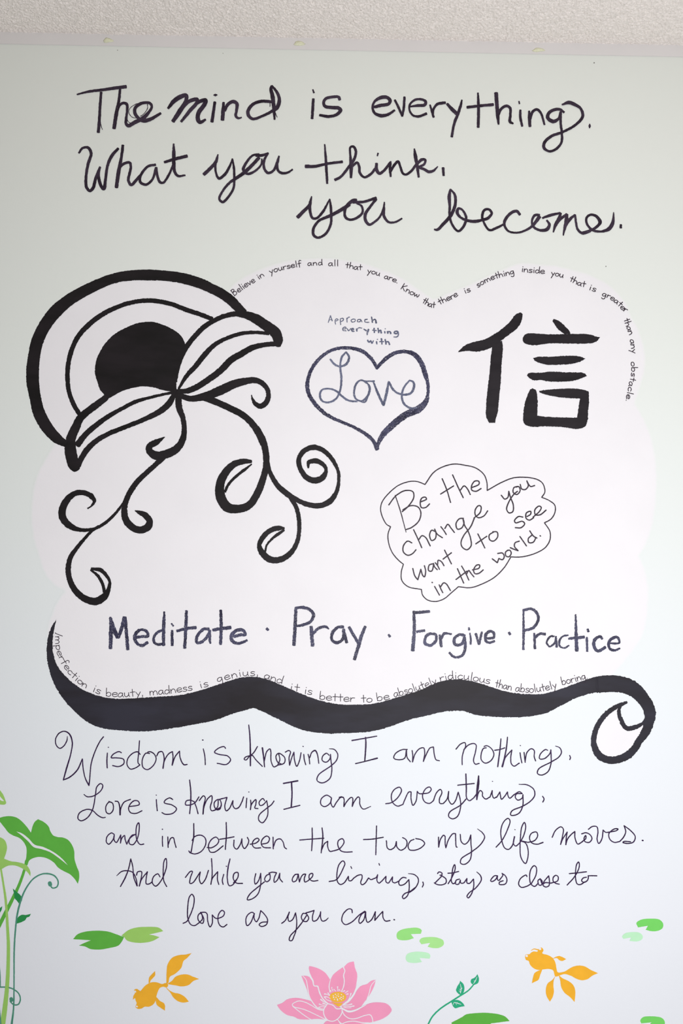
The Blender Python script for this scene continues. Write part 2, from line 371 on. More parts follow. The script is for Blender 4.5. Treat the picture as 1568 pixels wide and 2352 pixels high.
# ---------------------------------------------------------------- the painted and stuck-on things
DATA = r'''
T white_patch|large white cloud-shaped painted area behind the drawings|painted area||patch
C 0 0 1 1
F 520,680! 535,657 562,637 595,621 625,610 657,602 705,596 745,595 795,599 832,605 870,618 917,637 955,662 997,690! 1030,675 1067,660 1117,637 1155,620 1180,610 1205,606 1242,609 1276,612 1326,624 1351,632 1388,650 1413,670 1438,702 1446,725 1463,755 1475,790 1480,827 1478,852 1466,895 1456,925! 1479,968 1492,1001 1502,1043 1506,1091 1504,1153 1497,1204 1485,1242 1466,1278! 1479,1308 1486,1347 1485,1406 1476,1451 1455,1490 1431,1519 1407,1549 1390,1575! 1200,1600! 900,1640! 600,1600! 300,1650! 240,1648! 180,1620! 140,1575! 118,1530! 110,1480! 112,1440 129,1391 142,1370 152,1357! 124,1341 105,1317 90,1275 76,1222 74,1175 78,1128 87,1091 105,1056 128,1018! 95,970! 76,900! 72,840! 85,765! 125,700! 190,655! 260,635! 340,630! 450,645!
T white_patch|small white painted filling inside the curl at the right end of the wave|painted area||patch
C 784 1400 2 1
F 1305,425! 1275,460 1285,530 1310,555 1350,550 1400,510! 1395,580 1350,650 1250,695 1175,665 1158,580 1190,500 1250,440
T lettering|large black marker lettering in the top line reading "The mind is everything."|lettering|large black marker lines at the top|marker
C 160 180 4 25
G word "The"
L 68,150,14 180,122,24 295,108,26 410,92,30 520,78,32;290,128,24 280,260,26 272,400,26 264,498,30;282,400,8 290,440,8 302,472,6
L 464,100,24 452,210,26 430,320,34 408,462,34;440,300,20 460,250,22 495,228,26 525,240,28 528,300,22 520,370,24 520,420,28 540,436,34 600,405,36 660,375,34
L 590,420,20 680,362,40 730,310,26 755,260,24 740,232,26 700,224,26 640,240,30 600,280,30 600,320,32 630,365,30 680,390,40 740,378,34 838,322,22;620,232,5 560,270,5 543,310,6 570,355,6 610,368,5;715,240,8 715,280,6 680,330,6 650,350,6;530,380,5 540,400,5 560,412,5
C 376 180 4 26
G word "mind"
L 40,278,22 90,215,40 140,178,44 205,158,36 205,205,34 150,300,44 85,398,36;150,300,30 230,215,34 305,195,36 310,215,34 240,300,34 160,400,24;250,280,20 330,215,34 385,203,36 375,240,40 320,320,40 315,380,40 335,405,36 385,380,20
L 470,218,26 443,402,30;457,156,8 475,155,26 493,154,8
L 550,222,22 545,300,34 540,385,34;560,300,26 590,240,30 640,215,34 672,235,32 668,300,26 662,345,26 685,368,22 716,360,12
L 1000,218,30 900,212,28 820,240,30 775,300,32 780,345,32 820,375,26 900,350,24 980,312,26 1040,270,38 1062,200,32 1040,130,26 992,70,20! 985,100,30 1000,170,38 1010,260,34 1018,380,18;976,220,8 976,262,6;1025,320,8 1042,360,5
C 700 180 4 26
G word "is"
L 78,190,26 66,372,26;72,105,14 84,135,16
L 320,200,26 310,174,28 260,172,26 190,190,28 172,225,26 185,258,30 250,270,32 310,275,34 328,295,34 290,335,28 220,352,28 135,340,24
G word "everything"
L 635,265,26 700,250,32 770,235,30 782,205,32 755,178,32 700,178,34 640,215,22 622,270,22 640,320,24 700,345,34 760,335,28 825,295,20
L 825,200,20 860,270,24 895,350,20!;895,350,18 908,270,24 914,172,22
L 965,262,14 1030,252,26 1100,245,30 1108,215,26 1070,195,22 1010,200,22 965,240,20 960,290,18 990,340,20 1040,352,24 1118,325,24
L 1148,245,16 1165,300,22 1182,360,20;1178,330,16 1180,290,20 1215,240,26 1290,225,26
L 1305,235,24 1350,285,34 1400,330,34;1442,200,14 1428,260,26 1400,340,28 1370,420,24 1348,540,24
C 1000 190 4 26
L 388,95,16 394,220,28 391,412,26;288,228,26 400,215,26 530,203,28
L 555,95,36 562,200,34 570,300,34 578,385,16;575,300,24 600,245,26 650,215,26 684,235,26 686,300,24 683,360,28 712,378,16
L 778,252,20 778,320,24 795,402,22;765,172,14 770,196,16
L 858,262,20 862,340,30 866,405,26;866,340,24 890,270,26 930,248,26 965,280,22 1000,388,18
L 1180,275,20 1140,248,26 1090,250,28 1040,280,30 1030,325,34 1080,358,36 1130,330,24 1148,270,24! 1148,380,22 1158,460,22 1155,550,22 1100,615,24 1040,632,22 995,600,28 1000,550,28 1070,490,26 1160,458,24 1290,385,24 1350,310,28 1330,240,24 1270,200,34 1220,185,34 1160,205,16
L 1415,380,8 1414,400,24 1413,420,8
T lettering|black marker cursive in the second line reading "What you think,"|lettering|large black marker lines at the top|marker
C 160 320 4 26
G word "What"
L 85,128,18 120,82,22 170,78,26 198,130,28 170,230,28 152,340,26 155,440,28 185,475,26 215,450,30 240,360,28 280,255,20! 265,330,28 290,430,30 315,455,34 330,370,26 350,240,26 390,150,30 448,85,24
L 490,55,26 475,170,26 450,300,36 430,445,32;460,260,24 500,225,26 550,215,26 562,250,24 550,320,26 540,380,26 565,420,26 610,380,28 650,330,22
L 790,235,24 720,250,24 650,340,24 650,395,26 700,418,24 760,370,22 795,260,24! 805,330,24 830,395,26 860,400,22 910,330,22 950,240,20
L 955,42,14 957,120,32 957,220,34 965,300,28 995,338,24 1062,332,16;870,212,24 970,182,30 1080,155,30
C 440 320 4 24
G word "you"
L 112,325,32 170,270,32 225,205,30 242,140,12! 220,220,24 222,300,20 250,360,24 300,330,28 350,250,22 375,180,14! 388,260,22 392,370,22 385,450,22 330,540,24 285,578,24 255,550,22 290,470,22 350,400,24 400,365,30 480,310,34 560,235,32 620,170,32
L 620,140,22 560,150,20 500,220,24 475,280,30 510,318,24 580,295,22 640,230,18 645,180,14;590,150,28 650,148,26 705,130,22
L 700,130,20 665,200,24 668,270,24 700,310,26 750,290,22 785,220,28 803,155,16! 785,230,24 795,290,24 830,312,26 880,308,22 928,278,16
C 680 320 4 24
G word "think"
L 262,48,14 270,150,22 278,280,26 285,408,20;85,250,34 170,250,28 290,225,24 425,208,26
L 355,375,26 410,345,24 480,260,26 530,190,26 548,110,24 525,68,22 498,75,20 497,150,20 505,250,36 503,355,22;505,260,22 560,215,22 578,250,24 585,310,24 625,350,22 680,325,24 735,260,22
L 738,222,26 738,280,34 765,315,28 800,295,24 865,215,24;752,128,16 745,155,12
L 868,205,18 862,270,26 868,345,18;866,300,18 900,240,26 935,205,24 955,250,22 980,315,22 1010,325,22 1060,290,24 1100,235,22
L 1085,88,14 1095,160,34 1110,240,28 1125,350,20;1115,225,22 1150,190,28 1185,190,22 1175,230,22 1130,258,24 1170,275,26 1220,300,28 1260,290,24 1300,252,12
L 1348,262,24 1354,335,22
T lettering|black marker cursive in the third line reading "you become."|lettering|large black marker lines at the top|marker
C 660 420 4 24
G word "you"
L 92,318,34 150,260,32 205,200,28 222,125,10! 210,180,28 205,240,28 230,325,24 270,325,24 330,260,24 388,150,12! 398,220,24 402,300,24 398,380,24 350,470,24 280,505,22 240,480,26 240,420,26 290,350,24 400,300,30 500,245,34 570,200,34
L 635,160,28 600,165,34 540,220,30 525,270,24 535,320,26 580,340,22 650,315,24 690,270,22 680,215,20 635,190,14;600,180,26 700,175,24 815,140,28
L 815,150,26 760,220,24 715,290,30 715,340,30 750,385,24 800,360,20 850,310,20 880,240,18 890,178,12! 885,240,26 888,310,26 930,362,22 990,362,20 1052,328,16
C 980 420 4 24
G word "become"
L 68,428,16 95,432,26 150,380,30 220,300,32 260,200,28 255,110,24 215,60,16! 205,130,34 210,220,24 208,300,20 235,390,22 290,445,22 340,395,24 360,320,24 325,250,20 290,238,24 278,275,30 310,320,22 380,350,26 450,355,30 500,345,26
L 500,345,26 560,325,28 595,280,22 570,245,22 530,250,24 508,300,24 525,370,20 575,435,22 640,415,24 700,385,20
L 855,295,24 825,262,28 770,280,28 715,350,28 715,400,22 750,445,20 820,460,18 900,440,20 970,395,26 1035,310,34
L 1035,295,20 990,300,26 965,350,20 975,400,22 1030,435,24 1100,430,34 1125,385,26 1100,345,18;1060,325,18 1130,300,28 1225,278,20
L 1230,278,18 1220,310,30 1180,390,30 1160,455,12! 1180,400,20 1220,340,26 1285,290,26! 1280,350,36 1262,430,24 1252,485,10! 1275,400,20 1310,340,30 1360,295,20! 1368,360,20 1385,430,22 1430,465,26 1500,445,22
C 1080 460 4 24
L 1030,300,24 1110,275,24 1170,235,26 1190,200,34 1150,145,26 1100,135,22 1065,165,22 1070,220,22 1120,275,24 1200,288,20 1270,265,36 1305,210,34 1315,112,8
L 1380,225,22 1380,256,24
T abstract_drawing|black brushed drawing of arches, disk, curved petals and curling tendrils on left|drawing||paint
C 30 600 4 50
P outer_arch
S 485,1680,60 400,1625,95 300,1510,110 235,1380,112 205,1250,104 183,1120,116 181,1000,118 198,850,110 230,720,112 295,590,112 390,465,120 520,355,106 665,270,102 905,165,90 1080,132,94 1250,128,100 1400,135,94 1560,158,98 1720,205,96 1810,245,90 1925,305,90 2000,360,90 2070,430,82 2120,475,70
P inner_arch
S 625,1428,40 560,1320,44 515,1200,40 500,1060,42 512,920,44 545,800,44 600,690,46 690,590,48 820,490,46 950,425,42 1080,382,40 1240,362,42 1430,388,42 1600,450,44 1720,490,42 1830,532,38
P disk
F 835,1222! 800,1180 775,1110 755,1040 752,990 765,910 800,830 855,745 940,665 1040,610 1140,570 1270,557 1370,582 1490,640 1550,695 1585,770! 1565,860 1545,900 1515,1020 1500,1120 1505,1196! 1440,1196 1360,1180 1290,1160 1200,1150 1120,1160 1000,1195 900,1250 850,1275!
P petal
C 330 640 4 50
S 303,950,10 314,850,24 337,755,34 368,680,38 406,610,48 470,530,46 560,440,46 640,390,44 740,345,44 850,325,50 940,335,70 1030,370,90 1120,430,95 1210,500,100 1235,570,90 1235,620,50
S 320,1015,20 390,900,40 480,800,48 560,700,50 650,610,42 760,550,36 900,505,36 1020,495,32 1150,503,34
S 330,1035,40 400,1032,50 490,995,56 600,925,58 700,850,60 800,750,62 900,690,60 1000,635,54 1100,610,46 1220,600,44
P petal
C 30 600 4 50
S 860,1248,56 760,1325,65 680,1385,66 620,1440,70 575,1530,80 530,1640,90 530,1750,110 560,1870,110 585,1915,70
S 1500,1200,30 1400,1220,24 1250,1255,28 1130,1290,36 1000,1355,36 870,1430,44 760,1510,50 660,1600,52 590,1690,60
S 1490,1210,40 1430,1310,60 1350,1380,56 1200,1455,42 1040,1520,42 870,1590,44 760,1655,48 670,1745,54 620,1830,50 600,1880,50
P knot
C 330 640 4 50
S 280,1045,50 310,1055,90 350,1060,70
P tendril
S 350,1080,50 430,1103,52 550,1085,70 700,1030,85 830,970,78 950,940,62 1030,935,52 1110,980,46 1145,1050,42 1130,1130,50 1075,1172,52 1025,1150,40 1000,1110,24 990,1070,8
P tendril
S 560,1095,60 680,1140,60 800,1195,60 920,1260,60 1010,1350,62 1070,1450,64 1100,1520,64
C 440 980 4 50
S 595,10,56 650,120,64 680,230,60 685,350,56 665,450,60 610,600,66 530,720,70 430,755,76 330,740,90 265,640,90 265,520,80 320,410,72 400,340,60 480,320,50 550,320,30;552,345,12 480,400,28 400,465,26 340,530,24 305,600,24
P tendril
S 690,300,40 720,420,40 790,540,48 880,620,56 980,680,44 1080,718,48 1180,725,50 1270,685,54 1330,600,40 1350,510,30 1345,410,30 1290,300,40 1210,220,44 1120,190,50 1030,225,46 985,300,44 1000,390,46 1060,470,52 1140,495,60 1210,460,54 1235,400,30 1210,350,40 1140,315,50 1075,330,40 1072,380,16
P tendril
S 900,640,40 960,740,40 985,850,40 988,950,38 965,1070,40 900,1170,50 810,1222,56 720,1220,62 650,1160,60 622,1090,40 660,1010,46 730,950,46 800,932,46 850,935,26;850,950,20 790,990,30 740,1030,20 690,1090,18 675,1150,20
P tendril
C 30 600 4 50
S 1518,1240,60 1525,1340,60 1560,1440,48 1573,1540,46 1558,1640,60 1500,1725,72 1400,1775,80 1310,1785,80 1252,1740,60 1255,1700,60 1320,1662,56 1395,1615,6
C 110 1000 4 50
S 1060,195,66 1000,260,46 900,350,46 810,440,50 740,550,50 710,630,52 703,690,56 715,770,64 770,840,66 850,870,64 920,840,70 935,790,60 890,730,55 840,708,36 800,692,8
P tendril
S 705,600,20 640,695,24 520,810,30 420,860,28 300,868,36 200,830,62 140,760,68 135,680,68 180,590,60 250,535,50 330,527,48 400,560,50 428,600,34 400,650,16 365,672,12
P tendril
S 470,835,26 410,875,26 350,935,28 270,1030,36 210,1120,44 188,1220,50 200,1320,52 250,1420,56 340,1500,64 440,1525,70 520,1480,66 560,1410,34 568,1340,24 540,1290,30 490,1240,40 400,1225,24;395,1235,20 460,1290,28 505,1370,30 520,1440,30
T heart_drawing|blue-black marker outline of a heart around the word Love|drawing||navy
C 680 710 4 30
P outline
S 745,545,30 700,470,32 620,395,36 520,362,32 410,358,30 300,390,28 190,480,32 125,590,32 102,700,38 120,790,36 190,890,38 280,970,32 400,1030,28 520,1080,28 640,1150,32 710,1215,34 745,1290,40
S 735,545,30 830,450,36 920,400,34 1010,392,34 1090,420,44 1150,500,46 1185,600,44 1210,700,28 1208,790,28 1185,860,50 1120,920,70 1000,975,60 880,1070,60 800,1150,56 760,1220,34 740,1280,30
T lettering|slate grey cursive lettering "Love" inside the heart|lettering||slate
C 680 710 4 18
L 312,460,16 350,505,20 405,528,18 465,500,22 485,440,20 458,395,16! 420,440,18 405,520,18 415,640,20 405,740,18 370,820,18 310,855,16 245,848,16 218,800,20 235,745,18 300,732,16 370,755,18 420,800,20 480,840,18 560,850,16
L 635,665,16 590,655,16 550,690,18 532,760,18 545,820,18 600,845,16 655,800,20 675,730,22 660,690,18 630,668,16;570,840,14 630,855,14 660,800,14;630,665,14 720,662,14
L 708,665,14 740,750,22 802,885,22! 830,770,26 850,665,16!
L 850,670,20 900,750,20 970,785,18 1050,775,22 1080,720,24 1075,670,20 1040,655,14! 990,720,18 970,790,18 990,870,20 1050,910,18 1110,905,16
T lettering|small slate grey words "Approach everything with" above the heart|lettering||slate
C 680 710 4 9
G word "Approach"
L 295,125,7 315,60,9! 332,110,9;300,100,6 330,98,6
L 355,100,7 362,142,7;355,105,8 375,88,8 385,100,8 362,112,8
L 405,95,8 408,145,9;405,90,9 430,85,9 432,105,9 412,115,8
L 465,82,8 468,122,10;467,92,8 480,76,8 492,76,7
L 520,92,8 505,105,8 515,120,8 540,112,8 540,95,8 520,92,8
L 590,95,8 565,100,8 565,118,9 590,112,8 592,95,8 605,120,8
L 655,93,8 630,100,8 632,120,8 670,122,8
L 692,72,12 700,125,12;700,105,10 725,95,12 735,130,16
G word "everything"
L 430,185,8 460,178,8 450,165,10 430,175,10 430,195,10 460,200,8
L 468,180,10 482,200,10 500,178,8
L 505,192,10 530,188,8 525,178,9 508,185,10 515,205,10 535,205,8
L 552,180,10 558,205,12;556,190,8 575,172,8 605,175,8
L 620,185,12 645,200,14;665,185,16 655,215,16 652,238,12
L 715,175,14 718,218,14;700,195,10 738,198,10
L 752,175,14 758,220,12;758,205,12 775,195,12 782,222,16
L 812,205,14 815,222,14;820,180,8 815,184,8
L 838,205,14 842,225,14;845,210,12 862,208,12 868,228,16
L 930,205,12 905,208,12 900,222,12 925,225,12 935,205,12 935,245,12 920,258,10 895,255,8
G word "with"
L 655,285,14 670,305,14 685,290,12 695,315,14 710,290,10
L 738,298,14 742,322,14;742,280,8 750,278,8
L 782,270,14 788,325,12;765,300,10 805,300,10
L 818,278,14 825,325,12;825,305,12 845,300,12 858,328,16
T brushed_character|black brush-painted Chinese character to the right of the heart|lettering||paint3
C 1030 700 4 20
P brush_stroke
F 85,435! 110,410 140,380 220,345 330,318 410,275 480,230 560,160 610,95 640,77 670,75 677,90 668,150 630,215 560,270 485,330! 400,390! 340,415 260,432 180,425
P brush_stroke
F 400,370! 490,330! 497,400 485,560 478,700 460,880 450,990 435,1040 425,1085! 370,1085! 345,1030 342,970 352,820 372,650 385,500 398,390
P brush_stroke
F 958,135 975,133 1020,155 1060,190 1110,245 1118,270! 1060,270! 1010,230 975,185 955,150
P brush_stroke
F 680,310 700,275 740,264 800,264 900,272 1000,272 1150,268 1270,270 1330,280! 1345,292! 1390,298! 1362,335! 1320,352 1240,358 1100,357 900,358 830,370 760,372 700,355 682,335
P brush_stroke
F 775,490! 830,478 950,478 1060,470 1160,470 1220,480 1255,497! 1200,525 1120,545 1000,552 900,552 850,540 790,515
P brush_stroke
F 720,650 740,628 800,625 850,625 920,615 1050,620 1160,622 1240,628 1270,655! 1210,680 1120,702 1000,708 900,703 850,692 780,695 740,672
P brush_stroke
F 745,780! 770,770 800,780! 812,830 817,900 812,1018! 850,1025 1000,1035 1180,1038! 1190,960 1205,862! 1100,858 980,845 890,825 835,805 830,792! 900,782 1050,772 1180,772 1250,785 1285,797! 1288,880 1280,980 1275,1060 1250,1120 1170,1140 1050,1125 900,1118 760,1120 700,1100 685,1070 688,980 700,900 720,840
T cloud_drawing|thin black pen cloud outline around "Be the change"|drawing||pen
C 860 1050 3.6296 9
P outline
S 420,228! 360,205 300,202 200,235 110,310 60,380 50,440 70,510 100,560 133,580! 112,640 118,720 150,800 200,860 240,893! 222,960 228,1030 280,1080 390,1103! 400,1150 440,1190 510,1203 580,1180 640,1130 698,1080! 800,1088 900,1055 1000,1000 1080,920 1135,832! 1220,832 1330,805 1420,755 1460,690 1460,620 1415,548! 1470,515 1502,460 1500,400 1450,360 1392,335! 1418,290 1400,220 1350,185 1250,168 1150,175 1050,215 938,278! 935,210 910,145 840,90 750,68 660,58 560,85 490,130 420,228!
T lettering|tilted pen writing "Be the change you want to see" inside the cloud|lettering||pen
C 860 1050 3.6296 10.5
G word "Be"
L 172,318,8 215,450,9 262,625,7;118,398 180,320 260,278 320,290 325,340 280,410 230,455;235,440 300,405 360,415 385,460 370,530 310,585 258,605
L 380,375 432,350 425,335 395,340 380,375 390,420 425,420 458,390
G word "the"
L 563,180 600,270 633,378;550,308 658,240
L 650,148 700,260 738,338;715,275 745,240 770,260 797,312
L 808,255 870,225 868,202 835,200 808,240 810,275 845,285 887,262
G word "change"
L 310,715 275,700 240,740 240,790 275,818 315,805 345,772
L 325,605 360,680 393,755;370,685 395,655 425,670 463,740
L 505,620 475,610 458,650 475,695 505,680 512,635 500,600! 520,640 565,672
L 552,580 575,610 597,645;585,595 610,560 635,590 665,628
L 740,510 705,515 678,555 690,600 725,590 745,545 735,510! 750,570 775,610 800,680 803,740 770,772 730,750 720,710 745,650 800,580 830,510
L 828,508 880,460 885,410 865,405 838,440 840,485 865,505 910,490 942,448
G word "you"
L 1055,318 1085,350 1110,335 1118,285! 1130,330 1155,400 1150,455 1120,465 1100,435 1120,370 1160,310 1190,285
L 1190,245 1160,255 1155,295 1185,312 1212,280 1200,245 1180,250
L 1213,228 1225,265 1255,270 1280,240 1268,198! 1285,230 1300,245 1333,237
G word "want"
L 318,928 335,990 360,1022! 375,970 385,935! 400,985 415,998 425,950 415,905
L 480,890 455,900 450,945 475,950 490,905 490,885! 500,915 522,938
L 505,880 525,905 540,935;525,895 530,860 555,870 578,905
L 583,775 610,830 640,890;570,850 640,797
G word "to"
L 860,640 890,700 918,757;843,723 935,660
L 990,625 955,650 960,690 990,700 1025,665 1020,625 985,622
G word "see"
L 1235,500 1200,495 1165,530 1175,548 1230,535 1250,555 1220,588 1172,588
L 1270,495 1300,475 1300,452 1265,465 1262,510 1290,525 1325,505
L 1320,500 1375,450 1388,420 1370,408 1335,440 1340,480 1380,480 1428,442
G word "in"
L 500,1078 540,1150;478,1044 482,1046
L 538,1065 550,1095 568,1130;550,1080 575,1048 595,1055 632,1112
G word "the"
L 690,930 742,1050;678,1020 770,950
L 725,908 760,970 785,1025;765,975 785,945 800,965 827,998
L 815,940 870,925 875,900 850,900 825,940 835,970 865,970 905,940
G word "world"
L 980,848 1022,880! 1035,845! 1065,855 1080,830 1065,800 1025,803
L 1110,775 1090,795 1095,825 1120,830 1138,800 1125,775 1108,778
L 1130,755 1165,770 1195,780! 1165,745 1170,715 1205,700
L 1210,662 1265,740
L 1310,650 1280,680 1285,712 1320,710 1345,670;1292,615 1325,660 1352,675
L 1378,655 1382,658
T lettering|blue-black marker words "Meditate · Pray · Forgive · Practice" in one row|lettering||navy
C 230 1370 4 28
G word "Meditate"
L 95,190,20 100,330,38 95,478,34;95,200,30 130,310,40 162,378,34! 190,320,32 225,190,36;228,190,34 242,330,30 255,488,32
L 330,378,28 390,368,26 440,362,26 430,325,28 385,305,24 340,325,30 318,375,32 340,430,28 385,450,28 438,420,26
L 590,140,18 585,250,32 582,450,30;570,310,20 520,335,26 490,390,24 510,435,26 575,440,24
L 662,312,24 662,450,28;655,248,16 672,272,20
L 793,130,24 787,280,32 776,475,28;705,318,26 790,295,28 882,285,28
L 1000,300,30 950,300,28 890,370,28 890,425,26 940,415,28 1000,340,28 1008,310,24! 1005,360,30 1012,432,18
L 1108,125,24 1112,270,30 1106,440,28;1035,308,28 1120,295,30 1200,285,34
L 1230,370,26 1290,352,30 1335,350,24 1310,310,30 1260,310,30 1212,350,34 1210,400,32 1260,430,26 1310,420,26 1350,400,20
P dot
S 1528,292,22 1545,308,24
C 600 1370 4 28
G word "Pray"
L 318,100,26 310,270,32 300,448,32;318,105,20 380,100,28 450,125,30 480,170,30 450,230,28 390,260,26 325,272,20
L 458,275,30 465,380,34 472,455,32;475,340,24 530,290,28 590,278,26 620,298,14
L 755,280,28 700,285,28 650,340,28 650,400,28 690,425,30 745,395,24 755,300,24! 765,350,30 785,425,26
L 805,280,26 850,360,30 890,425,30;955,275,28 920,360,30 890,460,32 855,580,30
P dot
S 1168,350,22 1182,370,24
C 900 1370 4 26
G word "Forgive"
L 200,135,24 205,300,30 190,498,34;200,150,28 345,138,26;225,325,22 300,312,24
L 350,340,26 310,370,26 305,430,28 350,450,26 400,410,28 400,350,26 350,340,26
L 438,352,20 445,400,28 452,462,26;450,390,22 480,340,26 548,345,14
L 670,360,26 620,350,26 570,390,26 580,440,28 640,435,26 665,375,26! 672,450,26 655,530,26 600,560,22 560,550,20 525,515,20
L 715,335,12 722,390,22 722,440,18;705,285,14 708,308,20
L 768,340,22 798,440,22! 825,325,20
L 862,385,20 935,375,24 930,330,26 895,320,26 862,350,28 862,410,26 900,425,20 942,408,20
P dot
S 1072,330,22 1085,350,24
C 1120 1370 4 24
G word "Practice"
L 325,118,16 328,300,24 325,488,22;330,125,24 400,115,26 455,160,26 460,220,26 410,290,26 335,312,22
L 425,338,20 432,480,24;435,380,20 470,345,24 528,345,26
L 610,365,16 570,370,18 540,420,18 565,460,16 610,430,18 625,365,14! 632,465,24
L 738,355,12 690,365,18 655,410,20 660,455,18 700,472,14 745,450,16
L 805,165,14 810,350,30 815,500,34;740,388,20 810,380,26 885,372,28
L 908,375,20 912,505,20;915,300,24 922,325,20
L 1050,390,24 1030,368,24 980,400,30 975,460,28 1010,500,28 1080,465,26
L 1110,430,16 1205,425,20 1190,375,24 1150,380,26 1110,420,26 1115,475,28 1160,495,22 1212,475,16
T brushed_wave|wide black brushed wavy band with a curled right end|drawing||paint2
C 90 1400 2 40
P band
F 80,42! 66,110 62,180 80,250 120,305 180,355 240,385 330,408 420,408 520,402 650,392 760,365 850,335 930,312 1000,310 1060,325 1130,355 1200,385 1280,415 1380,435 1500,435 1548,430 1638,405 1748,370 1828,335 1888,322 1948,322 2028,340 2138,375 2238,388 2318,386 2408,360 2488,330 2568,306 2638,301! 2638,378! 2548,383 2468,405 2388,445 2328,475 2238,492 2148,495 2058,490 2008,485 1948,465! 1868,468 1788,485 1688,510 1588,545 1508,562 1388,568 1300,568 1200,550 1100,505 1040,475 985,452! 900,475 800,510 700,530 580,550 480,560 380,555 290,545 220,515 150,455 90,380 50,290 35,200 42,120 60,75
P curl
C 784 1400 2 30
S 1180,345,74 1260,340,76 1330,360,72 1385,410,58 1415,470,54 1405,540,44 1370,600,34 1320,665,36 1245,692,34 1185,672,34 1158,615,26 1168,550,24 1205,490,22 1255,450,22 1310,425,12;1300,425,10 1275,455,14 1280,500,20 1310,545,22 1350,540,20 1385,520,14 1405,490,14
T lettering|purple-black pen writing "Wisdom is knowing I am nothing," just under the wave|lettering|pen-written verse lines below the wave|purple
C 100 1640 4 10
G word "Wisdom"
L 220,205,6 215,245 185,295 150,315 118,285 112,230 145,175 195,158 240,185,13 265,260,12 250,370 215,490,14 183,605,10! 240,580,12 310,515,12 358,412,10! 365,500 385,590 418,655,12! 425,600 440,450 480,330 520,250 552,208
L 587,358 583,430,12 586,495;595,305,9 598,305,9
L 716,355 695,345 640,370 622,400 670,402 735,415 738,455 690,482 635,473
L 888,370 865,347 820,360 775,410 768,465 800,505 850,492 885,468;882,245 875,350 870,450 885,465
L 975,362 940,360 908,420 915,490 955,510 1010,470 1035,410 1015,365 975,345 958,350
L 1040,385 1060,350,12 1090,345 1108,400 1098,498,12! 1110,430 1150,365 1185,345! 1190,400 1182,470! 1210,390 1250,340! 1255,400 1290,465,12 1320,462
C 440 1640 4 10
G word "is"
L 108,320 122,390 126,465;100,238,10 106,239,10
L 312,315 300,300 250,312 210,350 250,370 330,385 358,420 320,462 235,452
G word "knowing"
L 525,100 535,200,12 540,370,14 540,475,12;605,298 570,355 540,380 495,395 483,415 500,422 535,385 560,380! 600,430 650,480
L 650,310,14 662,400,12 670,485;668,430 690,345 720,320 728,350 730,430 755,485 790,470
L 790,470 850,450 855,400 800,360 775,385 790,440 830,462; 790,470 810,420 800,365
L 860,350 890,335 908,345 895,400 900,470! 920,400 940,350! 945,420 965,480 990,430 1005,355
L 1030,370 1035,420 1048,465;1022,296,9 1026,298,9
L 1070,370 1080,410 1085,458;1085,400 1105,350 1135,335,14 1155,370 1168,452
L 1262,378 1240,360 1205,385 1200,425 1235,442 1270,410 1275,370! 1280,430 1288,500 1270,590 1200,632 1152,610 1165,560 1280,475 1330,425 1342,370 1310,325 1265,318,6
G word "I"
L 1472,243,12 1700,203,10;1597,213,10 1600,270,14 1590,430,12;1505,455 1590,435 1705,405,14
C 780 1660 4 10
G word "am"
L 620,245 570,248 510,285 497,325 540,340 595,325 612,250! 620,320 648,358
L 665,255 670,300 668,360! 690,290 730,240 770,230 780,270 768,355! 790,300 830,230 860,222! 870,300 885,340 915,348
C 1000 1680 4 10
G word "nothing,"
L 187,162 230,115 270,103 275,140 258,170;262,165 245,230 244,305;262,165 300,125 350,110 372,125 365,190 348,270 365,300 400,293
L 465,150 440,155 420,200 420,260 455,290 510,265 535,210 515,160 470,130 445,137
L 600,67 590,170,12 570,323,12;542,172 590,165 635,150
L 660,52 650,150,12 630,250,12 612,322,16! 640,240 700,170! 690,240 695,295 720,318 768,290
L 775,195 780,230 792,288;776,129,8 780,130,8
L 812,192 822,283;822,270 840,190 880,158 905,175 905,230 918,270
L 1028,172 1010,165 960,210 955,250 1000,248 1050,200 1058,168! 1060,230 1060,290 1030,370 970,400 935,385 945,345 1060,280 1130,235 1155,190 1140,150 1100,133,6
L 1230,220 1238,240 1231,258
T lettering|purple-black pen writing "Love is knowing I am everything," in the verse|lettering|pen-written verse lines below the wave|purple
C 100 1640 4 10
G word "Love"
L 372,738,8 400,758 460,752 530,700 545,655 525,638 490,670 478,740 450,880 400,955 345,980 318,960 330,910 400,875 450,885 500,930 545,952 570,948,7
L 620,808 600,810 573,850 580,905 610,915 640,880 635,820 600,803
L 658,800 685,805 700,850,12 704,925,14! 710,870 740,810 800,783
L 785,850 880,830 870,800 835,795 795,830 782,870 800,905 850,912 905,888
G word "is"
L 1037,785 1040,840 1045,888;1034,744,8 1038,745,8
L 1187,785 1160,770 1115,795 1110,815 1180,835 1222,870 1190,910 1120,920 1088,905
C 100 1640 4 10
G word "knowing"
L 1342,605 1352,700,12 1352,810,12 1342,915;1428,760 1390,815 1345,835 1305,832 1310,800 1345,790 1385,805! 1405,860 1420,915
C 440 1640 4 10
L 70,795 110,750 125,765 110,850 105,918,12! 115,850 150,775 185,750 188,790 172,860 185,888 215,882
L 215,882 270,850 262,790 240,785 210,810 210,850 235,880 262,870 270,840;250,785 325,765 ;215,880 240,850 245,790
L 325,765 305,850 318,888 345,870 380,795! 380,840 400,868 430,860 460,810 478,760
L 507,772 500,860;524,715,8 528,716,8
L 542,790 545,830 540,878! 550,830 590,785 590,830 580,862 610,868
L 670,795 655,775 620,810 630,840 660,830 690,795! 700,860 695,940 650,998 618,975 620,930 690,865 735,830 757,798
G word "I"
L 843,637,12 975,613,14;918,630,14 922,740,12 915,855,14;847,875 995,838
G word "am"
L 1280,765 1240,745 1190,780 1188,830 1220,850 1270,820 1285,770! 1280,820 1300,855 1330,810 1370,765 1395,765
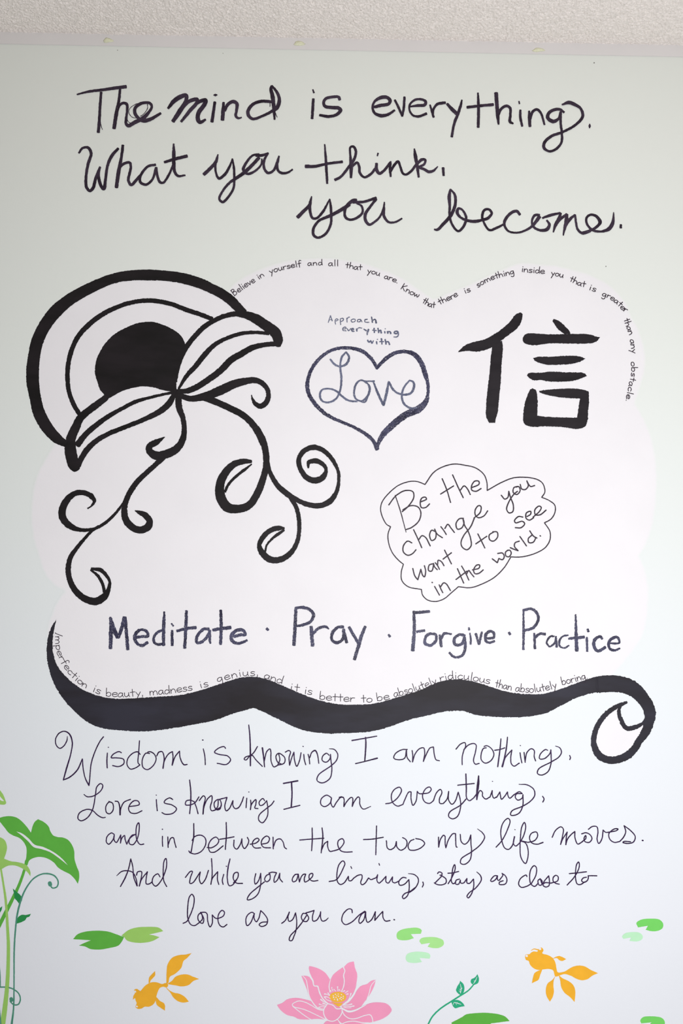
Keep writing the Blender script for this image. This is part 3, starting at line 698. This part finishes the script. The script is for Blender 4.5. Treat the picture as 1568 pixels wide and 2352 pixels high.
C 780 1660 4 10
L -5,685 20,680 38,695 38,770! 60,730 105,685 118,690 115,768! 130,730 170,680 182,690 185,750 215,792 285,768,6
G word "everything,"
L 422,743 470,735 530,690 567,620 550,592 505,610 475,660 485,730 530,765 580,750
L 580,750 600,700 635,635 655,635! 655,700 672,758 700,720 712,630! 730,650 760,652
L 760,652 820,640 840,610 825,590 790,605 760,670 780,725 825,740 860,715
L 860,715 890,640 925,612 938,640 915,700 920,740 950,742
L 950,742 985,700 1000,630! 1000,710 1030,748 1060,720 1088,637! 1105,700 1110,770 1080,860 1035,882 1000,860 1010,820 1110,755 1160,700
L 1158,470,12 1162,600,12 1165,690 1190,715 1230,690;1083,573 1235,557
L 1230,690 1262,640 1275,560,14 1275,488,12! 1258,620 1258,705,12! 1270,650 1290,622 1310,640 1310,670 1340,700 1380,680
L 1380,680 1400,622! 1400,660 1415,692 1440,680;1400,537,7 1404,538,7
C 1000 1680 4 10
L 560,605 590,555! 595,590 605,622 630,600 660,555! 665,590 680,612 720,580
L 720,580 770,553 795,570! 740,575 732,605 755,630 795,610 802,580! 800,680 770,745 720,770 688,765 700,730 800,685 870,640 910,585 900,530 840,490 765,485,6
L 982,595 996,620 984,648
T lettering|purple-black pen writing "and in between the two my life moves."|lettering|pen-written verse lines below the wave|purple
C 230 1880 4 10
G word "and"
L 130,145 105,132 65,165 58,215 80,235 120,190 130,150! 130,200 150,220 170,190 190,150
L 190,150 190,190 187,225! 200,180 225,155 230,190 245,235
L 245,235 270,185 325,145 330,150! 300,150 270,185 270,230 300,240 340,190 360,90 355,38 338,60 330,140 340,200 370,238 402,233
G word "in"
L 573,162 572,210 575,255;570,98,9 575,98,9
L 622,168 625,265;625,240 650,180 672,175 685,220 698,265
G word "between"
L 860,45 860,160,12 848,235 830,315,12 815,297;830,315 870,325 930,300 970,235 965,180 925,152 870,165 845,200
L 983,265 1020,268 1075,235 1090,200 1065,170 1020,195 995,250 1010,305 1050,308 1130,250
L 1158,35 1160,150,12 1150,283;1098,190 1160,180 1230,167
L 1230,197 1230,260 1255,280 1290,230 1302,185! 1305,240 1325,275 1355,240 1365,200 1352,172
L 1378,235 1430,225 1460,195 1445,180 1410,200 1398,240 1420,268 1475,268
L 1480,235 1540,220 1555,180 1530,160 1490,190 1480,230 1500,262 1565,268
C 560 1880 4 10
L 268,170 270,278;270,260 300,195 335,187 360,215 375,265 392,278
G word "the"
L 627,85 628,190,12 622,295;513,197 620,188 735,180
L 718,85 725,160,12 710,315;715,285 740,230 770,208! 770,260 790,300 830,295
L 830,295 880,275 920,215 905,185 870,200 862,240 890,295 930,307 995,305
G word "two"
L 1218,67 1215,180 1211,332;1098,193 1180,188 1280,171
L 1308,203 1318,270 1345,285 1385,260 1400,210! 1405,260 1440,290 1485,265 1498,220 1485,190 1457,174
C 820 1870 4 10
L 522,230 490,245 468,290 480,325 530,330 590,305 620,268 590,235 538,223
G word "my"
L 747,210 748,302! 765,230 795,192 808,205! 808,270 814,308! 840,230 880,178 903,178! 905,250 910,300 918,302
L 946,185 955,250 985,275 1020,250 1043,190! 1045,270 1050,340 1035,420 985,460 950,450 955,410 1050,345 1130,280 1170,210 1150,170 1105,135,6
C 1110 1860 4 10
G word "life"
L 115,342 170,280 220,180 243,100 225,78 185,110 160,180 165,270 195,350 230,362 265,325 285,245!
L 283,245 275,310 295,332 335,300;286,180,7 291,182,7
L 335,300 370,230 387,150 375,115 350,160 340,240 335,330 345,440 385,492 410,410 400,330 380,300 340,285 410,298
L 410,298 470,280 497,235 485,203 440,215 422,255 440,300 490,315 547,298
G word "moves."
L 630,252 660,190 710,155 732,175 725,240 707,317! 725,270 768,203! 760,250 755,320! 770,270 800,230 838,198! 840,260 865,313 910,290
L 905,292 940,260 938,235,12 922,260 930,290 970,298 995,265 980,230 940,210 900,220
L 962,178 1000,152 1040,155 1050,200 1042,270 1058,308 1085,270 1098,185! 1120,205 1165,202
L 1165,202 1220,190 1235,175 1200,175 1150,220 1160,270 1200,298 1250,290
L 1250,290 1285,250 1305,200 1290,145! 1350,190 1392,245 1375,295 1320,308 1278,298 1290,290 1350,292
L 1458,280,14 1463,281,14
T lettering|purple-black pen writing "And while you are living, stay as close to"|lettering|pen-written verse lines below the wave|purple
C 230 1880 4 10
G word "And"
L 187,624 230,545,12 262,460 282,370! 300,440 310,540 340,618,12;153,524,6 200,485 260,480 300,495 330,550 343,618,8
L 335,520 345,490 380,487 380,530 360,620! 380,560 435,488! 425,540 425,600 450,600 480,580
L 550,535 530,507 490,535 480,590 510,620 560,570 610,440 605,365 588,390 580,480 585,570 612,624
G word "while"
L 783,540 830,485 848,485 830,540 825,595 850,590 920,490! 912,560 930,598 965,560 995,475
L 1023,367 1028,450 1028,530 1017,604! 1030,550 1080,488! 1078,560 1090,605
L 1135,512 1122,570 1130,604;1158,437,10 1162,438,10
L 1193,370 1175,450,12 1168,550 1185,615 1215,610 1255,560
L 1225,590 1265,540 1265,495 1235,500 1222,545 1250,590 1308,595
C 560 1880 4 10
G word "you"
L 110,505 98,560 105,602 135,570 155,502! 155,600 130,690 80,735 32,745 50,700 150,612 190,580
L 240,510 210,520 190,560 210,580 238,560 240,515 230,500! 260,492 300,497
L 300,497 278,550 280,585 310,560 330,502! 330,550 355,582
G word "are"
L 500,510 470,515 445,555 450,580 480,570 500,510! 505,550 510,582
L 510,582 530,530 550,510 568,510! 555,550 560,582 590,570
L 590,570 630,530 632,505 605,510 600,550 630,573 680,568
G word "living,"
L 783,578 850,560 910,460 927,410 910,388 875,420 855,500 860,580 885,605 920,590 960,530!
L 960,530 965,570 985,570 1010,545;982,440,9 990,458,9
L 1010,545 1050,520 1082,518 1085,545 1072,590 1085,607 1110,595 1145,545! 1165,560 1180,557
L 1180,557 1215,540 1228,515! 1222,570 1240,592 1265,575;1240,412,9 1246,428,9
L 1265,575 1305,530! 1305,580 1325,592 1350,560 1365,535! 1365,580 1385,590 1420,575
L 1490,545 1460,540 1422,580 1430,610 1470,605 1515,560! 1518,640 1500,710 1465,735 1455,720 1475,690 1530,665 1570,635
C 820 1870 4 10
L 480,718 530,680 562,620 555,580 520,552 470,545,6
L 603,622 608,645 598,668
G word "stay"
L 738,545 750,530 778,540 775,570! 770,560 760,560;778,565 815,595 815,630 780,648 735,645 708,630;775,570 715,630
L 835,638 870,580 900,500 895,462 880,490 870,560 865,615 880,638 905,625;833,542 880,538 932,525
L 940,595 910,605 903,640 930,642 948,605! 950,630 975,632 1008,590! 
L 1008,590 1008,630 1030,635 1068,595! 1070,660 1050,730 1020,768 1008,755 1030,720 1090,675 1140,600 1130,560 1098,530,7
C 1110 1860 4 10
G word "as"
L 128,605 100,605 65,650 75,658 110,640 128,605! 128,640 140,648 165,620
L 165,620 178,600 170,583! 200,605 215,645 200,680 145,683 145,665 180,650
G word "close"
L 398,612 392,598 340,630 322,680 345,710 400,700 440,675
L 440,675 480,600 485,530 465,512 435,545 423,610 435,680 470,702 500,675
L 520,632 500,650 510,690 530,690 538,655 520,632! 540,680 560,650
L 560,650 598,605! 605,650 600,695 570,708 545,690 560,670 620,672
L 620,672 680,650 685,615 665,600 640,620 640,655 665,675 695,682
G word "to"
L 767,690 830,620 870,550 880,500 872,478 855,500 845,560 845,630 860,680 890,685 930,660;787,585 860,578 945,568
L 945,618 915,625 900,650 920,665 955,645 962,615 960,605! 1000,604 1040,605
T lettering|purple-black pen writing "love as you can." on the lowest verse line|lettering|pen-written verse lines below the wave|purple
C 400 2040 4 10
G word "love"
L 82,322 115,305 150,240 180,150 182,80 163,55 140,80 125,170 125,270 150,330 185,343 225,320
L 225,320 260,280 250,225! 225,240 218,280 240,315 262,322 272,280 245,225;240,222 290,222 305,240
L 305,240 310,310 330,355 350,320 350,245! 380,275 405,278
L 405,278 450,255 462,220 440,203 410,235 402,290 420,340 450,355 485,332
G word "as"
L 738,235 715,220 675,245 658,290 670,343 700,320 735,235! 735,280 755,308 780,270
L 780,270 795,205! 830,240 858,290 845,335 800,350 780,335 800,315 855,308
C 640 2040 4 10
G word "you"
L 27,322 60,295 98,218! 85,270 95,303 125,290 155,225! 165,300 160,380 140,440 120,480 98,478 105,440 170,370 220,305 255,250
L 255,235 225,230 208,265 225,300 255,305 275,275 250,225! 290,215 325,203
L 325,203 310,260 315,300 345,295 380,240 385,215! 385,270 400,300 430,295 455,272,7
G word "can."
L 675,225 670,195 640,190 590,240 580,300 610,333 670,310 740,245 790,210
L 795,215 760,240 735,300 745,322 780,290 798,215! 800,270 815,312 850,290 888,215!
L 888,215 882,295! 920,250 955,212! 958,270 980,300 1022,296
L 1058,288,12 1063,289,12
T lettering|tiny black writing "Believe in yourself ..." arching along the cloud's top edge|lettering||pen
C 520 590 4 7
B Believe|70.1,360.5 150,303 200,268 265.9,231.2|31
B in|295,211.3 348,176.3|27.8
B yourself|399.4,160.2 450,140 520,120 600,102 687.6,88.4|28.9
B and|742,82.3 882.6,76.1|26.8
B all|932,83.9 1027.6,85.9|28.9
B that|1089.1,99.1 1145,108 1190,118 1242.6,121.8|27.8
B you|1289.1,148.9 1340,158 1402.7,177.3|27.8
B are.|1444.3,198.3 1500,215 1567.8,244.1|27.8
C 880 590 4 7
B Know|157.8,293.9 210,325 260,352 319.8,377.1|30
B that|353,416.7 400,448 440,466 472.6,469.7|30
B there|514.6,442.7 580,410 630,390 685.9,359.2|30
B is|746.4,340.1 802.8,318.8|28.9
B something|866.9,285.2 930,245 1000,212 1100,182 1202.7,155.6|28.9
B inside|1264,137.3 1330,145 1400,150 1477.6,156.8|30
C 1176 590 4 7
B you|352.1,171.1 410,180 462.7,193.4|28.9
B that|519.7,219.3 570,245 620,268 665.7,279.4|28.9
B is|697.3,301 762.7,324.2|30
B greater|820.3,360.2 870,376 905,395 935,418 970,445 992,475 1020,500 1042.8,511|28.9
B than|1022.2,574.3 1040,630 1055,670 1074.1,719.8|30
B any|1079,762.1 1090,830 1095.8,887.6|30
B obstacle.|1087.5,964 1094,1040 1090,1100 1072,1160 1062,1220 1046,1290 1042.3,1322.6|28.9
T lettering|tiny black writing "Imperfection is beauty ..." along the top edge of the brushed wave|lettering||pen
C 90 1400 2 3
B Imperfection|75,101 75,160 82,200 98,235 118,270 140,300 165,325 200,355 216.8,359.7|17
B is|242.2,374.8 276.9,389.5|19
B beauty,|305,397.8 380,402 478.8,396.1|19
B madness|507,394.3 600,386 703.8,370.2|19
B is|737.1,362.7 778.8,352.3|19
B genius,|817.1,334.8 870,320 930,306 1006.8,303|19
B and|1030.2,314 1060,325 1113.9,341.6|19
B it|1147,369.5 1193.8,377.8|19
B is|1214,385.5 1250.8,391.8|19
B better|1285,411.7 1360,420 1446.8,423.9|19
B to|1477,426 1528.8,426|19
C 784 1400 2 3
B be|162,420.4 220.8,412.2|19
B absolutely|242.1,402.8 320,382 380,362 438.9,340.4|19
B ridiculous|452.1,330.7 500,320 560,320 620,330 678.8,341.8|19
B than|702.1,354.3 778.8,371.7|19
B absolutely|797,375.7 870,382 930,374 988.8,360.3|19
B boring.|1012.1,346.7 1060,336 1110,322 1130.8,316.3|19
T water_plant|green water plant with broad leaf and curling vine at left edge|plant decal||green
C 0 1780 4 10
P leaf
F -20,398! 0,392 40,382 90,378 150,390 200,425 250,480 285,530! 300,470 320,430 350,407! 400,430 445,470 465,520 490,555 530,570 580,575 630,600 665,650 682,700 685,770 705,840 725,890 727,950 715,1000! 690,960 640,910 600,890 540,855 490,800 430,765 370,752 310,762 270,785 252,830! 230,820! 243,740 243,670 220,620 180,580 120,555 80,530 40,480 0,430 -20,405!
P leaf_vein white
F 150,518! 200,535 260,580 320,640 400,662 500,713 570,768 625,830! 540,762 460,708 380,680 310,662 260,610 200,555
P stem
S 243,790,26 228,860,24 180,1000,26 120,1130,30 60,1250,34 0,1370,34 -40,1450,34
P leaf lime
F -20,570! 10,575 45,600 65,660 55,720 38,768! 100,792 160,800 230,820 260,845 280,890 280,930! 250,890 200,855 130,830 70,835 20,862! -20,878!
P leaf lime
F -14,115! 0,138 30,180 50,230 57,260 40,272 0,270 -14,268!
P leaf_vein white
F -5,185! 12,210 38,238! 20,238 -5,222!
P stem lime
S 10,865,16 30,990,18 50,1120,22 62,1250,22 70,1400,26 78,1550,30 76,1750,32 66,1950,36 45,2150,44 20,2320,50
P vine teal
S 102,2330,22 125,2150,14 130,1900,12 132,1600,14 145,1400,14 160,1280,16 190,1160,16 230,1060,14 300,960,12 370,915,12 430,905,14 500,925,14 535,975,12 525,1025,12 485,1038,12 460,1010,14;458,992,36 462,1008,36
P leaf forest
F 118,1042! 150,1070 190,1105 205,1140 182,1190! 160,1160 135,1130 130,1090
P leaf forest
F 155,1365! 165,1310 200,1285 240,1285 285,1275! 270,1300 245,1310 235,1330 200,1350
P leaf forest
F -10,1230! 22,1205! 15,1240 -10,1280!
P vine teal
S -10,1948,12 70,1950,12 130,1970,12 175,2010,12 188,2060,12 170,2105,12 130,2110,12 95,2080,12;104,2055,34 108,2068,34;-4,1750,8 3,1850,10 5,1945,8;-4,2140,8 4,2220,10 12,2320,12
T leaf_pair|pair of notched leaves, dark green and lime, joined tip to tip|leaf decal||green
C 150 2120 4 10
P leaf
F 72,148! 110,105 180,80 300,70 400,80 460,100 520,122 540,125! 530,150 505,190 480,210 400,230 320,243 230,238 180,215 125,207! 170,185 235,158!
P leaf lime
F 515,115! 580,65 650,42 750,35 850,40 880,55 900,75! 770,105! 820,115 865,130! 800,165 700,182 600,172 560,155 540,128
T goldfish|orange goldfish decal swimming down-left, left of the pink lotus|fish decal|goldfish decals|orange
C 150 2120 4 10
P body
F 690,625! 740,570 790,545 840,545 890,560 915,552 938,555 945,575 930,592 900,585 870,595 850,630 835,680 830,710 810,745 770,768 730,768 700,785 665,788 645,772 655,735 645,710 640,690 621,705! 625,670 640,640 632,615 655,605 
P eye white
S 640,626,14 645,632,14
P eye white
S 655,764,14 660,768,14
P tail_fin
F 928,555! 930,450 940,380 980,320 1040,295 1110,288 1160,275! 1120,320 1085,350 1065,410 1010,465 960,495 945,550
P tail_fin
F 938,558! 980,530 1010,495 1060,475 1120,472 1180,495 1230,513! 1180,530 1130,570 1070,582 1010,572 960,564
P tail_fin
F 922,585! 960,620 1000,640 1050,650 1100,680 1135,722! 1080,730 1030,715 990,680 965,640 930,600
P fin
F 828,690! 835,680 870,715 905,735 915,755 915,805! 870,775 840,750
P fin
F 765,550! 770,500 795,470 825,440! 825,480 805,505 785,525 775,550
T goldfish|orange goldfish decal swimming up-left, near the right edge|fish decal|goldfish decals|orange
C 1176 2080 4 10
P body
F 118,475! 120,452 160,445 175,430 200,420 230,423 240,400 270,385 287,410 275,437 330,455 370,480 395,520 405,570 415,610 440,620 425,645 395,650 385,625 375,595 340,582 290,585 250,592 200,578 165,545 150,508 125,498
P crest
S 173,412,4 200,398,8 235,405,12
P eye white
S 130,460,20 134,463,20
P eye white
S 253,396,20 257,398,20
P fin
F 368,488! 400,470 430,462 455,470 495,490! 460,508 430,500 410,482
P fin
F 275,588! 255,640 240,680 210,698 180,712! 190,660 205,620 240,598
P tail_fin
F 415,618! 480,605 530,575 570,557 620,550 670,560 720,590 788,620! 740,640 690,675 640,685 590,672 540,645 480,628 425,640
P tail_fin
F 425,635! 460,665 520,695 560,730 578,780 572,885! 530,840 480,800 450,750 440,690
P tail_fin
F 400,638! 380,690 378,740 382,790 370,840 345,882! 315,830 308,770 325,715 370,680
T lotus_flower|pink lotus flower decal with yellow seed pod at bottom centre|flower decal||pink
C 600 2180 4 8
P petal
F 440,155! 470,160 540,185 590,220 635,285! 622,350 630,410! 600,490! 560,440 535,380 520,335 488,330 480,290 460,250 445,215 436,175
P petal
F 635,280! 660,235 700,200 750,165! 765,190 755,240 762,290 755,340 740,385! 760,520! 600,505! 625,350
P petal
F 760,162! 800,125 850,113! 860,170 880,230 875,300 860,370 830,430 790,490 755,515! 740,390! 760,320 765,270 755,220 765,190
P petal
F 368,245! 400,243 440,255 470,290 485,335 515,340 530,380 560,440 620,510! 570,548! 510,530 470,490 440,440 415,360 390,300
P petal
F 1052,280! 1010,290 970,320 920,335 880,375 850,430 800,490 735,530! 790,560 860,555 910,530 950,480 1000,410 1035,340
P petal
F 143,512! 190,495 240,460 320,447 400,460 460,480 500,525 570,548! 570,600 590,645! 500,640 440,645 340,640 300,620 240,605 200,580 165,545
P petal
F 605,502! 650,500 700,520 745,545! 735,600 700,640 650,660 600,645 570,600 570,550
P petal
F 740,535! 800,568 860,560 920,530 1000,495 1080,488 1150,500 1185,530 1197,560 1170,600 1110,640 1050,660 1020,668 920,685 820,690 740,690 700,640! 740,590
P petal
F 560,700! 600,660 650,662 700,648! 730,700!
P petal_edge white
S 635,275,6 622,340,8 630,395,8;752,165,8 766,195,9 755,240,9 762,290,9 755,340,9 735,390,8;445,255,5 470,290,7 485,335,10 515,340,12 535,400,10 565,455,10 610,500,10;380,243,6 410,280,7 425,350,8 440,430,9 480,500,10 520,540,10 570,550,8;1048,285,5 1010,330,7 990,400,8 965,470,7
S 590,645,7 500,600,7 400,555,8 290,522,8 285,505,8 340,475,8 400,485,8 460,515,8 520,550,8 570,562,8;290,525,7 340,565,8 400,610,8 460,648,7;605,502,8 575,550,9 575,600,9 610,650,9 660,660,9 710,630,9 740,580,9 740,550,9;610,498,9 660,515,9 690,545,9 730,545,9;740,555,8 760,600,8 810,635,8 870,635,8 940,610,8 1000,602,9 1020,640,8 1022,668,8
S 735,688,8 780,668,8 850,660,8 920,672,8 990,675,8;730,535,12 800,570,18 860,560,16 930,525,10 960,510,4;750,510,14 800,470,14 840,425,14 865,370,9 880,320,4;700,645,6 720,670,8 740,685,8
P stamen white
S 658,385,6 645,355,6 647,352,12;683,385,6 670,372,6 666,368,10;705,385,6 700,352,7 700,346,14;722,382,6 715,370,10;745,390,6 765,380,10;768,400,6 795,383,8;780,412,6 795,410,12;640,390,5 635,378,10;628,420,6 610,400,10;822,405,12 815,430,6 790,475,7 750,505,8;627,425,6 600,412,6 580,409,12;632,450,6 600,436,7 580,437,12;640,478,7 600,462,6 575,435,7;610,495,8 570,480,7 545,460,12;600,508,7 565,495,12;590,520,7 550,510,6 532,503,12;590,530,7 550,528,6 530,532,12
S 755,510,7 800,510,6 830,503,12;755,520,7 810,525,6 850,520,12;755,530,7 790,538,7 825,535,6
P seed_pod gold
F 625,435 645,405 700,391 755,402 780,435 765,470 700,488 645,472
F 638,482! 700,494 750,490! 725,522 705,526!
P seed_dot white
S 660,425,9 661,428,9;680,412,9 681,415,9;705,410,8 706,412,8;735,415,9 736,417,9;752,430,9 753,434,9;665,440,10 662,443,10;685,440,9 687,443,9;708,430,9 710,433,9;730,440,10 735,442,10;750,448,9 752,450,9;670,458,9 672,460,9;698,455,9 700,468,9;720,452,9 724,456,9;735,462,8 737,463,8;693,425,7 695,426,7
T lily_pad|lily pad decal with a notch, higher left of the three|lily pad decal|lily pads right of the lotus|padgreen
C 880 2110 4 8
F 122,155 130,125 170,100 250,85 320,85 352,105 345,138! 253,142! 280,178! 230,195 170,198 130,185
T lily_pad|yellow-green lily pad decal, rightmost of the group of three|lily pad decal|lily pads right of the lotus|padlime
F 332,205 350,180 430,168 500,175 550,200 555,235 520,265 460,270 408,258! 430,222! 350,235!
T lily_pad|palest lily pad decal, lowest of the group of three|lily pad decal|lily pads right of the lotus|padpale
F 205,360 220,325 280,305 360,305 420,320 432,340 425,367! 333,360! 355,398! 290,407 220,395
T lily_pad|bright green lily pad decal near the right edge, above the right fish|lily pad decal|lily pads at the right edge|padbright
C 1176 2080 4 8
F 1140,160 1180,130 1270,120 1350,128 1385,165 1380,205 1340,230 1280,235 1225,222! 1245,185! 1155,200!
T lily_pad|small pale lily pad decal just below-left of the bright green one|lily pad decal|lily pads at the right edge|padpale
F 1008,285 1035,255 1110,243 1170,250 1198,280 1190,310 1150,328 1076,324! 1092,292! 1020,305!
T lily_pad|green lily pad decal cut by the bottom edge at far right|lily pad decal|lily pads at the right edge|padbright
F 1175,1055 1200,1025 1280,1017 1370,1030 1398,1060 1400,1110! 1245,1110! 1280,1072! 1185,1082!
T lily_pad|large deep green lily pad decal under the leafy sprig|lily pad decal||green
C 880 2110 4 8
F 625,955! 720,905 760,880 850,867 950,865 1060,878 1120,900 1160,940! 1080,950 990,962! 940,1000! 640,1000!
T leafy_sprig|teal green sprig with three small leaves right of the lotus|sprig decal||sprig
C 880 2110 4 8
P stem
S 400,995,14 450,900,14 520,830,14 620,762,14 710,705,14 780,660,12 830,605,12
P leaf
F 705,570! 735,600 745,640 735,680 715,705! 690,690 668,660 680,620 700,590
P leaf
F 865,510! 878,550 870,590 830,610! 805,590 805,560 840,540
P leaf
F 625,768! 640,752 690,748 730,775 748,803! 700,812 660,822 640,805
P leaf_vein white
S 707,600,3 714,640,6 708,682,6;713,650,4 725,635,3;710,655,4 700,645,3;708,675,4 695,660,3;860,535,3 845,570,6 828,595,5;845,570,4 832,570,3;640,790,4 650,770,5 690,778,6 715,787,3;665,772,4 672,790,3;685,780,4 680,768,3
'''
def shape_mesh(name, shapes, mat, depth, org):
    """shapes: ribbons or outlines in photo pixels -> ONE mesh lying on the wall, depth metres proud"""
    verts, faces, uvs = [], [], []
    for k, (V, F) in enumerate(shapes):
        b = len(verts); d = depth+(k % 12)*2.5e-5; u0 = V[0][2]; slope = 0 if mat == 'patch_edge' else 6e-7
        for x, y, u, v in V:
            X, Z = wall_point(x, y)
            verts.append((X-org[0], -d-slope*(u-u0)-org[1], Z-org[2])); uvs.append((u, v))
        if F is None:
            tri = tessellate_polygon([[Vector((p[0], p[1], 0)) for p in V]])
            F = [tuple(t) for t in tri]
        for f in F:
            a = sum(V[f[i]][0]*V[f[(i+1) % len(f)]][1]-V[f[(i+1) % len(f)]][0]*V[f[i]][1] for i in range(len(f)))
            f = f if a < 0 else tuple(reversed(f))
            faces.append(tuple(b+i for i in f))
    me = bpy.data.meshes.new(name); me.from_pydata(verts, [], faces)
    uvl = me.uv_layers.new(name='UVMap')
    for lp in me.loops: uvl.data[lp.index].uv = uvs[lp.vertex_index]
    me.materials.append(M[mat]); me.update(); return me
LAYER = {'painted area': .0002, 'lettering': .0007, 'drawing': .0005}
def build(things):
    for T in things:
        pts = [p for P in T['parts'] for sh in P['shapes']+[s for _, L in P['letters'] for s in L] for p in sh[0]]
        cx, cy = (min(p[0] for p in pts)+max(p[0] for p in pts))/2, max(p[1] for p in pts)
        X, Z = wall_point(cx, cy); org = (X, 0, Z)
        base = LAYER.get(T['cat'], .0003)
        single = len(T['parts']) == 1 and T['parts'][0]['name'] is None and not T['parts'][0]['letters']
        if single and T['mat'] != 'patch':
            root = link(T['name'], shape_mesh(T['name'], T['parts'][0]['shapes'], T['mat'], base, org))
        elif single:
            root = link(T['name'], shape_mesh(T['name'], T['parts'][0]['shapes'], T['mat'], base, org))
            O = [(p[0], p[1], 7.0, False) for p in T['parts'][0]['shapes'][0][0]][::5]
            if T['name'] == 'white_patch' and len(O) > 120:   # thinly brushed rim of the white area
                rim = ribbon(O+[O[0]], 0, random.Random(3))
                e = link('painted_edge', shape_mesh('painted_edge', [rim], 'patch_edge', base+.0001, org), root)
        else:
            root = link(T['name'], None)
            root.empty_display_size = .02
            for k, P in enumerate(T['parts']):
                d = base+k*.00003
                if P['name'] is None:
                    for c, L in P['letters']: link('letter', shape_mesh('letter', L, P['mat'], d, org), root)
                    if P['shapes']: link('outline', shape_mesh('outline', P['shapes'], P['mat'], d, org), root)
                elif P['letters']:
                    w = link('word', None, root); w.empty_display_size = .01
                    for q, (c, L) in enumerate(P['letters']):
                        link('letter', shape_mesh('letter', L, P['mat'], d+q*.00002, org), w)
                else:
                    link(P['name'], shape_mesh(P['name'], P['shapes'], P['mat'], d, org), root)
        root.location = org
        root['label'] = T['label']; root['category'] = T['cat']
        if T['group']: root['group'] = T['group']
build(parse(DATA))

# dried putty dabs on the bare strip and a few specks on the wall
PUTTY = mat_flat('yellowed putty', (.72, .72, .52), .08, .6, 300)
def dab(px, py, w, h, label, seed):
    r = random.Random(seed); X, Z = wall_point(px, py)
    bm = bmesh.new(); bmesh.ops.create_icosphere(bm, subdivisions=3, radius=1)
    for v in bm.verts:
        n = noise.noise(v.co*1.7+Vector((seed*3.1, 0, 0)))
        v.co = v.co*(1+.35*n)
        v.co = Vector((v.co.x*w/2*(1-.25*v.co.z), v.co.y*.0022, v.co.z*h/2*(1-.35*v.co.x)))
    me = bpy.data.meshes.new('putty_dab'); bm.to_mesh(me); bm.free(); me.materials.append(PUTTY)
    for p in me.polygons: p.use_smooth = True
    o = link('putty_dab', me); o.location = (X, -.0022, Z)
    o['label'] = label; o['category'] = 'putty'; o['group'] = 'putty dabs under the ceiling'
dab(249, 94, .019, .0075, 'small yellowish putty dab under the ceiling, leftmost of three', 1)
dab(688, 101, .020, .0080, 'small yellowish putty dab under the ceiling, middle of three', 2)
dab(1237, 116, .021, .0070, 'small yellowish putty dab under the ceiling, rightmost of three', 5)
SPECK = mat_flat('dark speck', (.10, .09, .08), .1, .8)
def speck(px, py, w, label, seed):
    r = random.Random(seed); X, Z = wall_point(px, py)
    bm = bmesh.new(); bmesh.ops.create_icosphere(bm, subdivisions=1, radius=1)
    for v in bm.verts: v.co = Vector((v.co.x*w/2, v.co.y*.0005, v.co.z*w/2*r.uniform(.8, 1.5)))
    me = bpy.data.meshes.new('speck'); bm.to_mesh(me); bm.free(); me.materials.append(SPECK)
    o = link('speck', me); o.location = (X, -.0003, Z)
    o['label'] = label; o['category'] = 'speck'; o['group'] = 'specks on the mint wall'
speck(270, 115.5, .0014, 'tiny dark speck just below the leftmost putty dab', 1)
speck(512, 122.5, .0012, 'tiny dark speck below the ceiling between left and middle putty dabs', 2)
speck(1364, 144.5, .0022, 'dark chip in the wall below the ceiling near the right edge', 3)
speck(1391, 612, .0020, 'lone dark speck above the right top of the white cloud shape', 4)
